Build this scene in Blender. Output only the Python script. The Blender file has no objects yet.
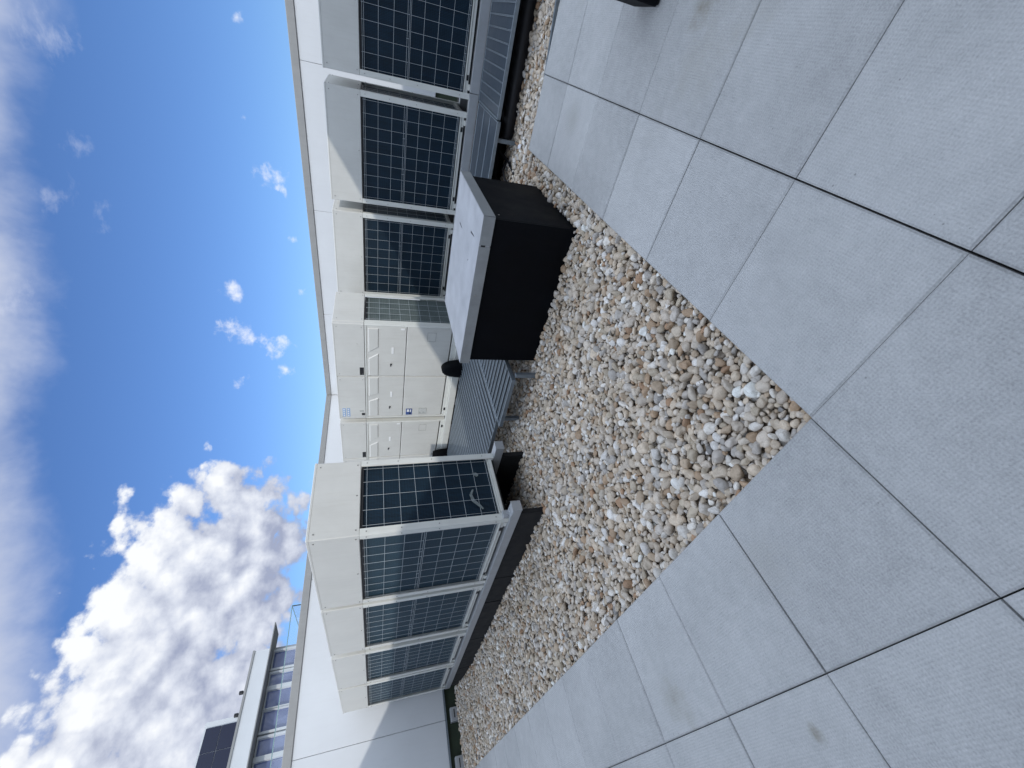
import bpy, bmesh, math, random
import numpy as np
from mathutils import Vector, Matrix

S = bpy.context.scene
COL = S.collection
random.seed(7)
rng = np.random.default_rng(11)
R = math.radians

# ------------------------------------------------------------------ helpers
class MB:
    """collects faces of one mesh"""
    def __init__(s): s.v, s.f, s.m, s.sm, s.tone = [], [], [], [], []
    def face(s, pts, m=0, smooth=False, tone=0.5):
        b = len(s.v); s.v += [tuple(p) for p in pts]
        s.f.append(list(range(b, b + len(pts)))); s.m.append(m); s.sm.append(smooth); s.tone.append(tone)
    def raw(s, verts, faces, m=0, smooth=False, tone=0.5):
        b = len(s.v); s.v += [tuple(p) for p in verts]
        for f in faces:
            s.f.append([b + i for i in f]); s.m.append(m); s.sm.append(smooth); s.tone.append(tone)
    def box(s, x0, x1, y0, y1, z0, z1, m=0, bev=0.0, tone=0.5):
        x0, x1 = min(x0, x1), max(x0, x1); y0, y1 = min(y0, y1), max(y0, y1); z0, z1 = min(z0, z1), max(z0, z1)
        if bev <= 0:
            V = [(x, y, z) for z in (z0, z1) for y in (y0, y1) for x in (x0, x1)]
            F = [(0, 2, 3, 1), (4, 5, 7, 6), (0, 1, 5, 4), (2, 6, 7, 3), (0, 4, 6, 2), (1, 3, 7, 5)]
            s.raw(V, F, m, False, tone); return
        b = min(bev, (x1 - x0) * .45, (y1 - y0) * .45, (z1 - z0) * .45)
        c = ((x0, x1), (y0, y1), (z0, z1)); V = []; idx = {}
        for i in (0, 1):
            for j in (0, 1):
                for k in (0, 1):
                    p = (c[0][i], c[1][j], c[2][k]); sg = (1 - 2 * i, 1 - 2 * j, 1 - 2 * k)
                    for a in range(3):
                        q = [p[t] + (0 if t == a else sg[t] * b) for t in range(3)]
                        idx[(i, j, k, a)] = len(V); V.append(q)
        F = []
        for a in range(3):
            o = [t for t in range(3) if t != a]
            for e in (0, 1):
                loop = []
                for (p, q) in ((0, 0), (1, 0), (1, 1), (0, 1)):
                    key = [0, 0, 0]; key[a] = e; key[o[0]] = p; key[o[1]] = q
                    loop.append(idx[(key[0], key[1], key[2], a)])
                F.append(loop)
            for (p, q) in ((0, 0), (1, 0), (1, 1), (0, 1)):
                k0 = [0, 0, 0]; k1 = [0, 0, 0]; k0[a] = 0; k1[a] = 1
                k0[o[0]] = k1[o[0]] = p; k0[o[1]] = k1[o[1]] = q
                F.append([idx[(*k0, o[0])], idx[(*k1, o[0])], idx[(*k1, o[1])], idx[(*k0, o[1])]])
        for i in (0, 1):
            for j in (0, 1):
                for k in (0, 1): F.append([idx[(i, j, k, t)] for t in range(3)])
        s.raw(V, F, m, False, tone)
    def prism(s, poly, z0, z1, axis='z', m=0):
        """poly 2D list extruded; axis x: poly is (y,z); y: (x,z); z: (x,y)"""
        def P(p, t):
            return {'x': (t, p[0], p[1]), 'y': (p[0], t, p[1]), 'z': (p[0], p[1], t)}[axis]
        n = len(poly); V = [P(p, z0) for p in poly] + [P(p, z1) for p in poly]
        F = [list(range(n))[::-1], list(range(n, 2 * n))] + [(i, (i + 1) % n, n + (i + 1) % n, n + i) for i in range(n)]
        s.raw(V, F, m)
    def tube(s, pts, r, n=8, m=0, cap=True, smooth=True):
        pts = [Vector(p) for p in pts]; V = []; F = []
        rr = r if isinstance(r, (list, tuple)) else [r] * len(pts)
        for i, p in enumerate(pts):
            d = (pts[min(i + 1, len(pts) - 1)] - pts[max(i - 1, 0)]).normalized()
            up = Vector((0, 0, 1)) if abs(d.z) < .9 else Vector((1, 0, 0))
            a = d.cross(up).normalized(); b = d.cross(a)
            for k in range(n):
                t = 2 * math.pi * k / n
                V.append(p + (a * math.cos(t) + b * math.sin(t)) * rr[i])
        for i in range(len(pts) - 1):
            for k in range(n):
                F.append((i * n + k, i * n + (k + 1) % n, (i + 1) * n + (k + 1) % n, (i + 1) * n + k))
        s.raw(V, F, m, smooth)
        if cap:
            s.raw(V[:n], [list(range(n))], m); s.raw(V[-n:], [list(range(n))], m)
    def build(s, name, mats, parent=None, loc=(0, 0, 0)):
        if not isinstance(mats, (list, tuple)): mats = [mats]
        me = bpy.data.meshes.new(name)
        v = np.array(s.v, dtype=float) - np.array(loc)
        me.from_pydata(v.tolist(), [], s.f)
        for m in mats: me.materials.append(m)
        me.polygons.foreach_set('material_index', s.m)
        me.polygons.foreach_set('use_smooth', s.sm)
        at = me.attributes.new('tone', 'FLOAT', 'FACE'); at.data.foreach_set('value', s.tone)
        bm = bmesh.new(); bm.from_mesh(me); bmesh.ops.recalc_face_normals(bm, faces=bm.faces); bm.to_mesh(me); bm.free()
        me.update()
        o = bpy.data.objects.new(name, me); COL.objects.link(o)
        if parent is not None: o.parent = parent
        else: o.location = loc
        return o

def tag(o, label=None, cat=None, group=None, kind=None):
    if label: o['label'] = label
    if cat: o['category'] = cat
    if group: o['group'] = group
    if kind: o['kind'] = kind
    return o
def thing(name, loc, label, cat, group=None, rz=0):
    o = bpy.data.objects.new(name, None); COL.objects.link(o)
    o.empty_display_size = .2; o.location = loc; o.rotation_euler = (0, 0, rz)
    return tag(o, label, cat, group)
def copy_tree(o, parent=None):
    kids = [k for k in bpy.data.objects if k.parent == o]
    c = o.copy(); COL.objects.link(c)
    if parent is not None: c.parent = parent
    for k in kids: copy_tree(k, c)
    return c

# ------------------------------------------------------------------ materials
def newmat(name):
    m = bpy.data.materials.new(name); m.use_nodes = True
    nt = m.node_tree; return m, nt, nt.nodes['Principled BSDF']
def N(nt, t, **kw):
    n = nt.nodes.new(t)
    for k, v in kw.items():
        if k in n.inputs: n.inputs[k].default_value = v
        else: setattr(n, k, v)
    return n
def L(nt, a, b): nt.links.new(a, b)
def ramp(nt, fac, stops):
    r = N(nt, 'ShaderNodeValToRGB'); e = r.color_ramp.elements
    e[0].position, e[0].color = stops[0][0], (*stops[0][1], 1)
    e[1].position, e[1].color = stops[1][0], (*stops[1][1], 1)
    for p, c in stops[2:]:
        x = e.new(p); x.color = (*c, 1)
    L(nt, fac, r.inputs[0]); return r.outputs[0]
def mathn(nt, op, a, b=None, c=None, clamp=False):
    n = N(nt, 'ShaderNodeMath', operation=op); n.use_clamp = clamp
    for i, x in enumerate((a, b, c)):
        if x is None: continue
        if isinstance(x, (int, float)): n.inputs[i].default_value = x
        else: L(nt, x, n.inputs[i])
    return n.outputs[0]

def surf(name, c, rough=.5, metal=0, var=.12, scale=6, bump=0, bscale=60, spec=.5, dirt=0, dirtc=(.2, .18, .15), coat=0):
    """paint / metal with uneven tone and faint weathering"""
    m, nt, p = newmat(name)
    tc = N(nt, 'ShaderNodeTexCoord')
    n1 = N(nt, 'ShaderNodeTexNoise', Scale=scale, Detail=6, Roughness=.6); L(nt, tc.outputs['Object'], n1.inputs['Vector'])
    lo = tuple(x * (1 - var) for x in c); hi = tuple(min(1, x * (1 + var)) for x in c)
    col = ramp(nt, n1.outputs['Fac'], [(.3, lo), (.7, hi)])
    if dirt:
        mp = N(nt, 'ShaderNodeMapping'); mp.inputs['Scale'].default_value = (9, 9, 1.1); L(nt, tc.outputs['Object'], mp.inputs[0])
        n2 = N(nt, 'ShaderNodeTexNoise', Scale=2.2, Detail=8, Roughness=.7); L(nt, mp.outputs[0], n2.inputs['Vector'])
        f = mathn(nt, 'MULTIPLY', ramp(nt, n2.outputs['Fac'], [(.5, (0, 0, 0)), (.75, (1, 1, 1))]), dirt)
        mx = N(nt, 'ShaderNodeMixRGB'); L(nt, f, mx.inputs[0]); L(nt, col, mx.inputs[1]); mx.inputs[2].default_value = (*dirtc, 1); col = mx.outputs[0]
    L(nt, col, p.inputs['Base Color'])
    p.inputs['Roughness'].default_value = rough; p.inputs['Metallic'].default_value = metal
    p.inputs['Specular IOR Level'].default_value = spec; p.inputs['Coat Weight'].default_value = coat
    L(nt, ramp(nt, n1.outputs['Fac'], [(.2, (rough * .8,) * 3), (.8, (min(1, rough * 1.2),) * 3)]), p.inputs['Roughness'])
    if bump:
        n3 = N(nt, 'ShaderNodeTexNoise', Scale=bscale, Detail=4); L(nt, tc.outputs['Object'], n3.inputs['Vector'])
        b = N(nt, 'ShaderNodeBump', Strength=bump, Distance=.004); L(nt, n3.outputs['Fac'], b.inputs['Height']); L(nt, b.outputs[0], p.inputs['Normal'])
    return m

M = {}
M['casing'] = surf('casing_paint', (.60, .595, .555), .42, var=.045, scale=3, dirt=.34, dirtc=(.47, .45, .40))
M['casing_edge'] = surf('casing_frame_paint', (.66, .665, .62), .42, var=.05, scale=3, dirt=.3, dirtc=(.45, .42, .37))
M['emboss'] = surf('casing_emboss_paint', (.60, .595, .555), .42, var=.03, scale=2)
M['dark'] = surf('dark_plastic', (.015, .015, .017), .5)
M['seam'] = surf('seam_shadow_gap', (.28, .275, .26), .8)
M['screw'] = surf('screw_zinc', (.32, .31, .29), .4, metal=.6)
M['black_panel'] = surf('black_panel', (.0025, .003, .0045), .65, var=.3, scale=5, dirt=.08, dirtc=(.015, .015, .017), bump=.1, spec=.12)
M['rubber'] = surf('black_rubber', (.006, .0065, .008), .75, var=.3, scale=9, dirt=.25, dirtc=(.028, .028, .028), bump=.3)
M['pipe'] = surf('black_insulation', (.012, .012, .015), .5, var=.2, scale=9, bump=.15)
M['galv'] = surf('galvanised_steel', (.20, .235, .265), .42, metal=.35, var=.12, scale=25, dirt=.25, dirtc=(.30, .30, .30))
M['galv_dark'] = surf('galvanised_groove', (.04, .05, .06), .5, metal=.2, var=.2, scale=25)
M['plate_deck'] = surf('walkway_plate', (.075, .095, .12), .4, metal=.5, var=.15, scale=9, dirt=.3, dirtc=(.14, .15, .16))
M['beam'] = surf('painted_steel', (.40, .415, .43), .4, metal=.25, var=.07, scale=7, dirt=.2, dirtc=(.3, .29, .27))
M['lid'] = surf('weathered_white_lid', (.39, .395, .41), .6, var=.14, scale=5, dirt=.3, dirtc=(.40, .39, .39), bump=.05)
M['lid_edge'] = surf('lid_edge_grey', (.27, .28, .28), .5, var=.12, scale=8, dirt=.3, dirtc=(.2, .2, .2))
M['wall'] = surf('white_panel', (.66, .675, .685), .55, var=.03, scale=1.2, dirt=.16, dirtc=(.55, .55, .53))
M['coping'] = surf('coping_taupe_metal', (.33, .325, .31), .45, metal=.2, var=.06, scale=4, dirt=.2, dirtc=(.2, .19, .18))
M['membrane'] = surf('green_membrane', (.035, .05, .03), .8, var=.3, scale=8, bump=.3)
M['deck'] = surf('roof_deck_felt', (.05, .047, .043), .9, var=.3, scale=15, bump=.3)
M['bed'] = surf('gravel_bed', (.13, .10, .075), .95, var=.5, scale=60, bump=1, bscale=50)
M['wire'] = surf('guard_wire', (.50, .54, .56), .4, metal=.3, var=.05)
M['blue'] = surf('sticker_blue', (.27, .40, .60), .4, var=.1, scale=60)
M['navy'] = surf('sticker_navy', (.05, .09, .25), .4, var=.2, scale=60)
M['paper'] = surf('sticker_white', (.78, .78, .76), .5, var=.05, scale=60)
M['plate'] = surf('rating_plate_silver', (.40, .41, .38), .45, var=.3, scale=80)
M['plate_white'] = surf('white_debris', (.85, .85, .88), .3)  # plain near-white of the small plate in the gravel
M['bird'] = surf('bird_dropping', (.17, .20, .20), .8, var=.3, scale=50)
M['far_wall'] = surf('far_white_render', (.62, .64, .65), .6, var=.05, scale=.7)
M['far_grey'] = surf('far_grey_metal', (.30, .30, .29), .5, var=.08, scale=.7)
M['near_building'] = surf('pale_render', (.50, .49, .47), .8, var=.06, scale=.5)
M['earth'] = surf('city_ground', (.14, .14, .13), .95, var=.4, scale=.02)

def coil_mat(name, k):
    m, nt, p = newmat(name)
    tc = N(nt, 'ShaderNodeTexCoord')
    sep = N(nt, 'ShaderNodeSeparateXYZ'); L(nt, tc.outputs['Object'], sep.inputs[0])
    xy = mathn(nt, 'ADD', sep.outputs[0], sep.outputs[1])
    s1 = mathn(nt, 'SINE', mathn(nt, 'MULTIPLY', xy, 2 * math.pi / .013))
    s2 = mathn(nt, 'SINE', mathn(nt, 'MULTIPLY', sep.outputs[2], 2 * math.pi / .024))
    n = N(nt, 'ShaderNodeTexNoise', Scale=7, Detail=6, Roughness=.65); L(nt, tc.outputs['Object'], n.inputs['Vector'])
    mp = N(nt, 'ShaderNodeMapping'); mp.inputs['Scale'].default_value = (70, 70, 1.5); L(nt, tc.outputs['Object'], mp.inputs[0])
    n2 = N(nt, 'ShaderNodeTexNoise', Scale=1, Detail=3); L(nt, mp.outputs[0], n2.inputs['Vector'])
    f = mathn(nt, 'ADD', mathn(nt, 'MULTIPLY', s1, .20), mathn(nt, 'MULTIPLY', s2, .06))
    f = mathn(nt, 'ADD', f, mathn(nt, 'ADD', mathn(nt, 'MULTIPLY', n.outputs['Fac'], .5), mathn(nt, 'MULTIPLY', n2.outputs['Fac'], .5)))
    col = ramp(nt, f, [(.2, tuple(.2 * x for x in k)), (.8, k)])
    L(nt, col, p.inputs['Base Color'])
    p.inputs['Roughness'].default_value = .42; p.inputs['Specular IOR Level'].default_value = .3
    p.inputs['Sheen Weight'].default_value = .12; p.inputs['Sheen Roughness'].default_value = .45; p.inputs['Sheen Tint'].default_value = (.45, .8, 1, 1)
    b = N(nt, 'ShaderNodeBump', Strength=.5, Distance=.003); L(nt, s1, b.inputs['Height']); L(nt, b.outputs[0], p.inputs['Normal'])
    return m
M['coil'] = coil_mat('coil_fins', (.006, .026, .050))
M['coil_dusty'] = coil_mat('dusty_coil_fins', (.17, .20, .185))

STAINS = [(.20, 2.31, .16, .5), (.12, 2.24, .10, .4), (-.06, 1.55, .05, .9), (2.233, -.30, .13, .8), (.42, 1.30, .2, .2), (3.4, .35, .2, .25)]
def paver_mat():
    m, nt, p = newmat('concrete_paver')
    tc = N(nt, 'ShaderNodeTexCoord'); at = N(nt, 'ShaderNodeAttribute', attribute_name='tone')
    v = tc.outputs['Object']
    big = N(nt, 'ShaderNodeTexNoise', Scale=1.7, Detail=7, Roughness=.62); L(nt, v, big.inputs['Vector'])
    med = N(nt, 'ShaderNodeTexNoise', Scale=16, Detail=6, Roughness=.7); L(nt, v, med.inputs['Vector'])
    fin = N(nt, 'ShaderNodeTexNoise', Scale=150, Detail=5, Roughness=.8); L(nt, v, fin.inputs['Vector'])
    f = mathn(nt, 'MULTIPLY_ADD', big.outputs['Fac'], .26, mathn(nt, 'MULTIPLY_ADD', med.outputs['Fac'], .20, mathn(nt, 'MULTIPLY', fin.outputs['Fac'], .54)))
    f = mathn(nt, 'ADD', f, mathn(nt, 'MULTIPLY_ADD', at.outputs['Fac'], .07, -.035))
    col = ramp(nt, f, [(.36, (.30, .302, .30)), (.5, (.425, .427, .422)), (.64, (.53, .53, .522))])
    # brownish-green stain patches and small dark specks
    st = N(nt, 'ShaderNodeTexNoise', Scale=.75, Detail=6, Roughness=.7, Distortion=.5); L(nt, v, st.inputs['Vector'])
    sf = mathn(nt, 'MULTIPLY', ramp(nt, st.outputs['Fac'], [(.60, (0, 0, 0)), (.78, (1, 1, 1))]), mathn(nt, 'MULTIPLY', med.outputs['Fac'], .9))
    mx = N(nt, 'ShaderNodeMixRGB'); L(nt, sf, mx.inputs[0]); L(nt, col, mx.inputs[1]); mx.inputs[2].default_value = (.25, .235, .19, 1)
    acc = None
    for (sx, sy, sr, amt) in STAINS:
        dv_ = N(nt, 'ShaderNodeVectorMath', operation='DISTANCE'); L(nt, v, dv_.inputs[0]); dv_.inputs[1].default_value = (sx, sy, 0)
        e_ = mathn(nt, 'MULTIPLY_ADD', dv_.outputs['Value'], -1 / sr, 1.0)
        e_ = mathn(nt, 'MULTIPLY', mathn(nt, 'ADD', e_, mathn(nt, 'MULTIPLY_ADD', med.outputs['Fac'], 2.4, -1.45)), amt, clamp=True)
        acc = e_ if acc is None else mathn(nt, 'MAXIMUM', acc, e_)
    mxs = N(nt, 'ShaderNodeMixRGB'); L(nt, acc, mxs.inputs[0]); L(nt, mx.outputs[0], mxs.inputs[1]); mxs.inputs[2].default_value = (.21, .19, .135, 1); mx = mxs
    vo = N(nt, 'ShaderNodeTexVoronoi', Scale=22, feature='F1'); L(nt, v, vo.inputs['Vector'])
    sepc = N(nt, 'ShaderNodeSeparateXYZ'); L(nt, vo.outputs['Color'], sepc.inputs[0])
    rad = mathn(nt, 'MULTIPLY', mathn(nt, 'GREATER_THAN', sepc.outputs[0], .55), mathn(nt, 'MULTIPLY_ADD', sepc.outputs[1], .06, .02))
    spot = mathn(nt, 'MULTIPLY', mathn(nt, 'LESS_THAN', vo.outputs['Distance'], rad), .6)
    mx2 = N(nt, 'ShaderNodeMixRGB'); L(nt, spot, mx2.inputs[0]); L(nt, mx.outputs[0], mx2.inputs[1]); mx2.inputs[2].default_value = (.17, .17, .165, 1)
    # irregular efflorescence streaks
    mp = N(nt, 'ShaderNodeMapping'); mp.inputs['Scale'].default_value = (1.5, 12, 1); mp.inputs['Rotation'].default_value = (0, 0, .5); L(nt, v, mp.inputs[0])
    ef = N(nt, 'ShaderNodeTexNoise', Scale=1.3, Detail=9, Roughness=.75); L(nt, mp.outputs[0], ef.inputs['Vector'])
    ff = mathn(nt, 'MULTIPLY', ramp(nt, ef.outputs['Fac'], [(.60, (0, 0, 0)), (.74, (1, 1, 1))]), .28)
    mx3 = N(nt, 'ShaderNodeMixRGB'); L(nt, ff, mx3.inputs[0]); L(nt, mx2.outputs[0], mx3.inputs[1]); mx3.inputs[2].default_value = (.58, .585, .58, 1)
    p.inputs['Roughness'].default_value = .72; p.inputs['Specular IOR Level'].default_value = .35
    # dimpled anti-slip ribbing
    sep = N(nt, 'ShaderNodeSeparateXYZ')
    w = N(nt, 'ShaderNodeTexNoise', Scale=5, Detail=2); L(nt, v, w.inputs['Vector'])
    va = N(nt, 'ShaderNodeVectorMath', operation='SCALE'); L(nt, w.outputs['Color'], va.inputs[0]); va.inputs['Scale'].default_value = .003
    vb = N(nt, 'ShaderNodeVectorMath', operation='ADD'); L(nt, v, vb.inputs[0]); L(nt, va.outputs[0], vb.inputs[1]); L(nt, vb.outputs[0], sep.inputs[0])
    k = 2 * math.pi / .0150
    a = mathn(nt, 'SINE', mathn(nt, 'MULTIPLY', mathn(nt, 'ADD', sep.outputs[0], sep.outputs[1]), k * .72))
    b_ = mathn(nt, 'SINE', mathn(nt, 'MULTIPLY', mathn(nt, 'SUBTRACT', sep.outputs[0], sep.outputs[1]), k * .72))
    dm = mathn(nt, 'MULTIPLY', a, b_)
    mx4 = N(nt, 'ShaderNodeMixRGB', blend_type='MULTIPLY'); mx4.inputs[0].default_value = 1; L(nt, mx3.outputs[0], mx4.inputs[1])
    L(nt, ramp(nt, mathn(nt, 'MULTIPLY_ADD', dm, .5, .5), [(.12, (.93, .93, .93)), (.5, (1, 1, 1)), (.9, (1.02, 1.02, 1.02))]), mx4.inputs[2]); L(nt, mx4.outputs[0], p.inputs['Base Color'])
    hgt = mathn(nt, 'ADD', mathn(nt, 'MULTIPLY', dm, .42), mathn(nt, 'ADD', mathn(nt, 'MULTIPLY', fin.outputs['Fac'], 1.1), mathn(nt, 'MULTIPLY', med.outputs['Fac'], 1.0)))
    bp = N(nt, 'ShaderNodeBump', Strength=.7, Distance=.0026); L(nt, hgt, bp.inputs['Height']); L(nt, bp.outputs[0], p.inputs['Normal'])
    return m
M['paver'] = paver_mat()

def pebble_mat():
    m, nt, p = newmat('river_pebbles')
    at = N(nt, 'ShaderNodeAttribute', attribute_name='pcol'); tc = N(nt, 'ShaderNodeTexCoord')
    n1 = N(nt, 'ShaderNodeTexNoise', Scale=55, Detail=6, Roughness=.7, Distortion=.6); L(nt, tc.outputs['Object'], n1.inputs['Vector'])
    n2 = N(nt, 'ShaderNodeTexNoise', Scale=420, Detail=3); L(nt, tc.outputs['Object'], n2.inputs['Vector'])
    f = mathn(nt, 'MULTIPLY_ADD', n1.outputs['Fac'], .75, mathn(nt, 'MULTIPLY', n2.outputs['Fac'], .4))
    sc = ramp(nt, f, [(.36, (.58, .55, .51)), (.56, (.97, .97, .97)), (.76, (1.2, 1.2, 1.21))])
    mx = N(nt, 'ShaderNodeMixRGB', blend_type='MULTIPLY'); mx.inputs[0].default_value = 1; L(nt, at.outputs['Color'], mx.inputs[1]); L(nt, sc, mx.inputs[2])
    L(nt, mx.outputs[0], p.inputs['Base Color'])
    p.inputs['Roughness'].default_value = .6; p.inputs['Specular IOR Level'].default_value = .4
    b = N(nt, 'ShaderNodeBump', Strength=.35, Distance=.003); L(nt, f, b.inputs['Height']); L(nt, b.outputs[0], p.inputs['Normal'])
    return m
M['pebble'] = pebble_mat()

def glass_mat(name, c, rough, tr):
    m, nt, p = newmat(name)
    p.inputs['Base Color'].default_value = (*c, 1); p.inputs['Roughness'].default_value = rough
    p.inputs['Transmission Weight'].default_value = tr; p.inputs['IOR'].default_value = 1.5
    return m
M['glass'] = glass_mat('clear_glass', (.97, .995, .995), .01, 1)
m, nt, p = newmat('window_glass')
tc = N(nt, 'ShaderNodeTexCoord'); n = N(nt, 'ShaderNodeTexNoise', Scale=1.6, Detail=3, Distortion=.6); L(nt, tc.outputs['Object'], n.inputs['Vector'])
L(nt, ramp(nt, n.outputs['Fac'], [(.35, (.10, .13, .27)), (.6, (.20, .24, .40)), (.72, (.40, .44, .52))]), p.inputs['Base Color'])  # sky reflection painted into the pane colour as blue and pale patches
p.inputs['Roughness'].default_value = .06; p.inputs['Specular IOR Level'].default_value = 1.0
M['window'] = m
m, nt, p = newmat('solar_glass')
p.inputs['Base Color'].default_value = (.012, .016, .04, 1); p.inputs['Roughness'].default_value = .2
M['solar'] = m

# ------------------------------------------------------------------ ground & terrace floor
PX, PY, PITCH = .671, .757, .601
X_END = PX + 6 * PITCH - .002
g = MB(); g.face([(-3000, -3000, -16), (3000, -3000, -16), (3000, 3000, -16), (-3000, 3000, -16)])
tag(g.build('ground', M['earth']), kind='structure')
d = MB(); d.box(-7, 9.9, -9, 9.2, -.35, -.14)
tag(d.build('roof_deck', M['deck']), kind='structure')

EXP = -3.18
pv = MB()
def slab(x0, x1, y0, y1):
    dz = random.uniform(-.0012, .0012); t = random.random(); ch = .0065; z1 = dz; z0 = -.045
    tl = [random.uniform(-.0012, .0012) for _ in range(4)]
    jx, jy = random.uniform(-.0004, .0004), random.uniform(-.0005, .0005)
    x0 += jx; x1 += jx; y0 += jy; y1 += jy
    o = [(x0, y0), (x1, y0), (x1, y1), (x0, y1)]; i = [(x0 + ch, y0 + ch), (x1 - ch, y0 + ch), (x1 - ch, y1 - ch), (x0 + ch, y1 - ch)]
    V = [(*p, z1 + tl[k]) for k, p in enumerate(i)] + [(*p, z1 - .005 + tl[k]) for k, p in enumerate(o)] + [(*p, z0) for p in o]
    F = [(0, 1, 2, 3)] + [(k, 4 + k, 4 + (k + 1) % 4, (k + 1) % 4) for k in range(4)] + [(4 + k, 8 + k, 8 + (k + 1) % 4, 4 + (k + 1) % 4) for k in range(4)]
    pv.raw(V, F, 0, False, t)
for i in range(-9, 6):
    for j in range(-13, 13):
        x0 = PX + i * PITCH; y1 = PY + (-j) * PITCH; y0 = y1 - PITCH
        if i >= 0 and y0 > PY - .3: continue
        if y1 > 9.0 or x0 < EXP + .01 or y0 < -2.92: continue
        slab(x0 + .0017, x0 + PITCH - .0017, y0 + .0030, y1 - .0030)
tag(pv.build('pavement', M['paver']), kind='structure')
bed = MB(); bed.box(PX + .002, 5.35, PY + .002, 8.98, -.135, -.085); bed.box(X_END + .004, 5.35, -1.2, PY, -.135, -.085)
tag(bed.build('gravel_bed', M['bed']), kind='structure')

# pebbles
def ico(sub):
    bm = bmesh.new(); bmesh.ops.create_icosphere(bm, subdivisions=sub, radius=1)
    v = np.array([x.co[:] for x in bm.verts]); f = np.array([[q.index for q in x.verts] for x in bm.faces]); bm.free(); return v, f
def variants(sub, n):
    v, f = ico(sub); out = []
    for k in range(n):
        p = v.copy()
        for q in range(5):          # flatten off random sides and bulge: rounded river stone
            dvec = rng.normal(size=3); dvec /= np.linalg.norm(dvec)
            dd = p @ dvec; lim = rng.uniform(.55, .88)
            p -= np.outer(np.clip(dd - lim, 0, None) * .72, dvec)
        for q in range(3):
            a = rng.normal(size=3); p *= (1 + .09 * np.sin(p @ a * 1.6 + rng.uniform(0, 6)))[:, None]
        ax = np.array([1, rng.uniform(.62, .92), rng.uniform(.42, .72)]); out.append(p * ax)
    return out, f
PV_HI, F_HI = variants(3, 14)
PV_LO, F_LO = variants(2, 14)
BOXR = (2.89, 3.94, .975, 2.27)
def in_gravel(x, y):
    if x < PX - .008 or y > 8.93 or x > 5.3 or y < -1.0: return False
    if y < PY - .008 and x < X_END - .006: return False
    if BOXR[0] - .0 < x < BOXR[1] and BOXR[2] < y < BOXR[3]: return False
    if 1.80 < x < 1.86 and y > 3.14: return False
    if x > 1.86 and y > 4.7: return False
    if x > 4.0 and y > 2.6: return False
    return True
cells = {}
pts = []
def try_put(x, y, r, k):
    cx, cy = int(x / .07), int(y / .07)
    for a in (-1, 0, 1):
        for b in (-1, 0, 1):
            for (qx, qy, qr) in cells.get((cx + a, cy + b), ()):
                if (qx - x) ** 2 + (qy - y) ** 2 < (k * (qr + r)) ** 2: return False
    cells.setdefault((cx, cy), []).append((x, y, r)); return True
def regions():
    return [(PX, 1.9, PY, 8.95, 1), (1.8, 2.9, PY, 4.7, 1), (2.85, 5.2, PY, 2.6, 1), (2.9, 4.0, 2.6, 4.7, 1), (X_END, 5.3, -.9, PY, 1)]
for (rlo, rhi, dens, zc, kk) in ((.024, .037, 170, -.046, .80), (.016, .026, 1150, -.050, .77), (.011, .017, 2100, -.054, .73)):
    for (xa, xb, ya, yb, _) in regions():
        xa, ya = xa - .008, ya - .008
        n = int((xb - xa) * (yb - ya) * dens * 1.9)
        for x, y, r in zip(rng.uniform(xa, xb, n), rng.uniform(ya, yb, n), rng.uniform(rlo, rhi, n)):
            if in_gravel(x, y) and (r < .027 or (x > PX + .02 and (y > PY + .02 or x > X_END + .02))) and try_put(x, y, r * .82, kk): pts.append((x, y, zc + rng.uniform(-.010, .012), r))
# lower layer showing through the gaps
for (xa, xb, ya, yb, _) in regions():
    for x in np.arange(xa, xb, .036):
        for y in np.arange(ya, yb, .036):
            X_, Y_ = x + rng.uniform(-.014, .014), y + rng.uniform(-.014, .014)
            if in_gravel(X_, Y_): pts.append((X_, Y_, -.083 + rng.uniform(-.006, .006), rng.uniform(.017, .026)))
PAL = np.array([(.56, .50, .43), (.68, .65, .61), (.50, .43, .35), (.44, .35, .26), (.55, .485, .415), (.41, .295, .20), (.43, .405, .38),
                (.59, .50, .40), (.36, .23, .145), (.74, .72, .70), (.50, .46, .42), (.26, .25, .245), (.47, .405, .32)])
PW = np.array([15, 11, 13, 9, 15, 6, 6, 11, 3, 7, 8, 1.2, 10.]); PW /= PW.sum()
Vs, Fs, Cs = [], [], []; base = 0
for (x, y, z, r) in pts:
    z += max(0.0, y - 7.5) * .085 if x < 2.6 else 0.0      # the gravel is heaped up towards the left wall
    near = math.hypot(x, y) < 3.1 and z > -.075
    vs, fs = (PV_HI, F_HI) if near else (PV_LO, F_LO)
    p = vs[rng.integers(len(vs))] * r * 1.12
    th = rng.uniform(0, 2 * math.pi); t1, t2 = rng.normal(0, .42, 2)
    c, s_ = math.cos(th), math.sin(th)
    M3 = np.array([[c, -s_, 0], [s_, c, 0], [0, 0, 1]]) @ np.array([[1, 0, 0], [0, math.cos(t1), -math.sin(t1)], [0, math.sin(t1), math.cos(t1)]]) @ np.array([[math.cos(t2), 0, math.sin(t2)], [0, 1, 0], [-math.sin(t2), 0, math.cos(t2)]])
    p = p @ M3.T + np.array([x, y, z])
    col = PAL[rng.choice(len(PAL), p=PW)] * rng.uniform(.84, 1.12) * np.array([1.0, .98, .94])
    Vs.append(p); Fs.append(fs + base); Cs.append(np.repeat(np.append(np.clip(col, 0, .78), 1)[None], len(p), 0)); base += len(p)
Vs = np.concatenate(Vs); Fs = np.concatenate(Fs); Cs = np.concatenate(Cs)
me = bpy.data.meshes.new('gravel')
me.vertices.add(len(Vs)); me.vertices.foreach_set('co', Vs.astype(np.float32).ravel())
me.loops.add(len(Fs) * 3); me.loops.foreach_set('vertex_index', Fs.astype(np.int32).ravel())
me.polygons.add(len(Fs)); me.polygons.foreach_set('loop_start', np.arange(0, len(Fs) * 3, 3, dtype=np.int32))
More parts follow.
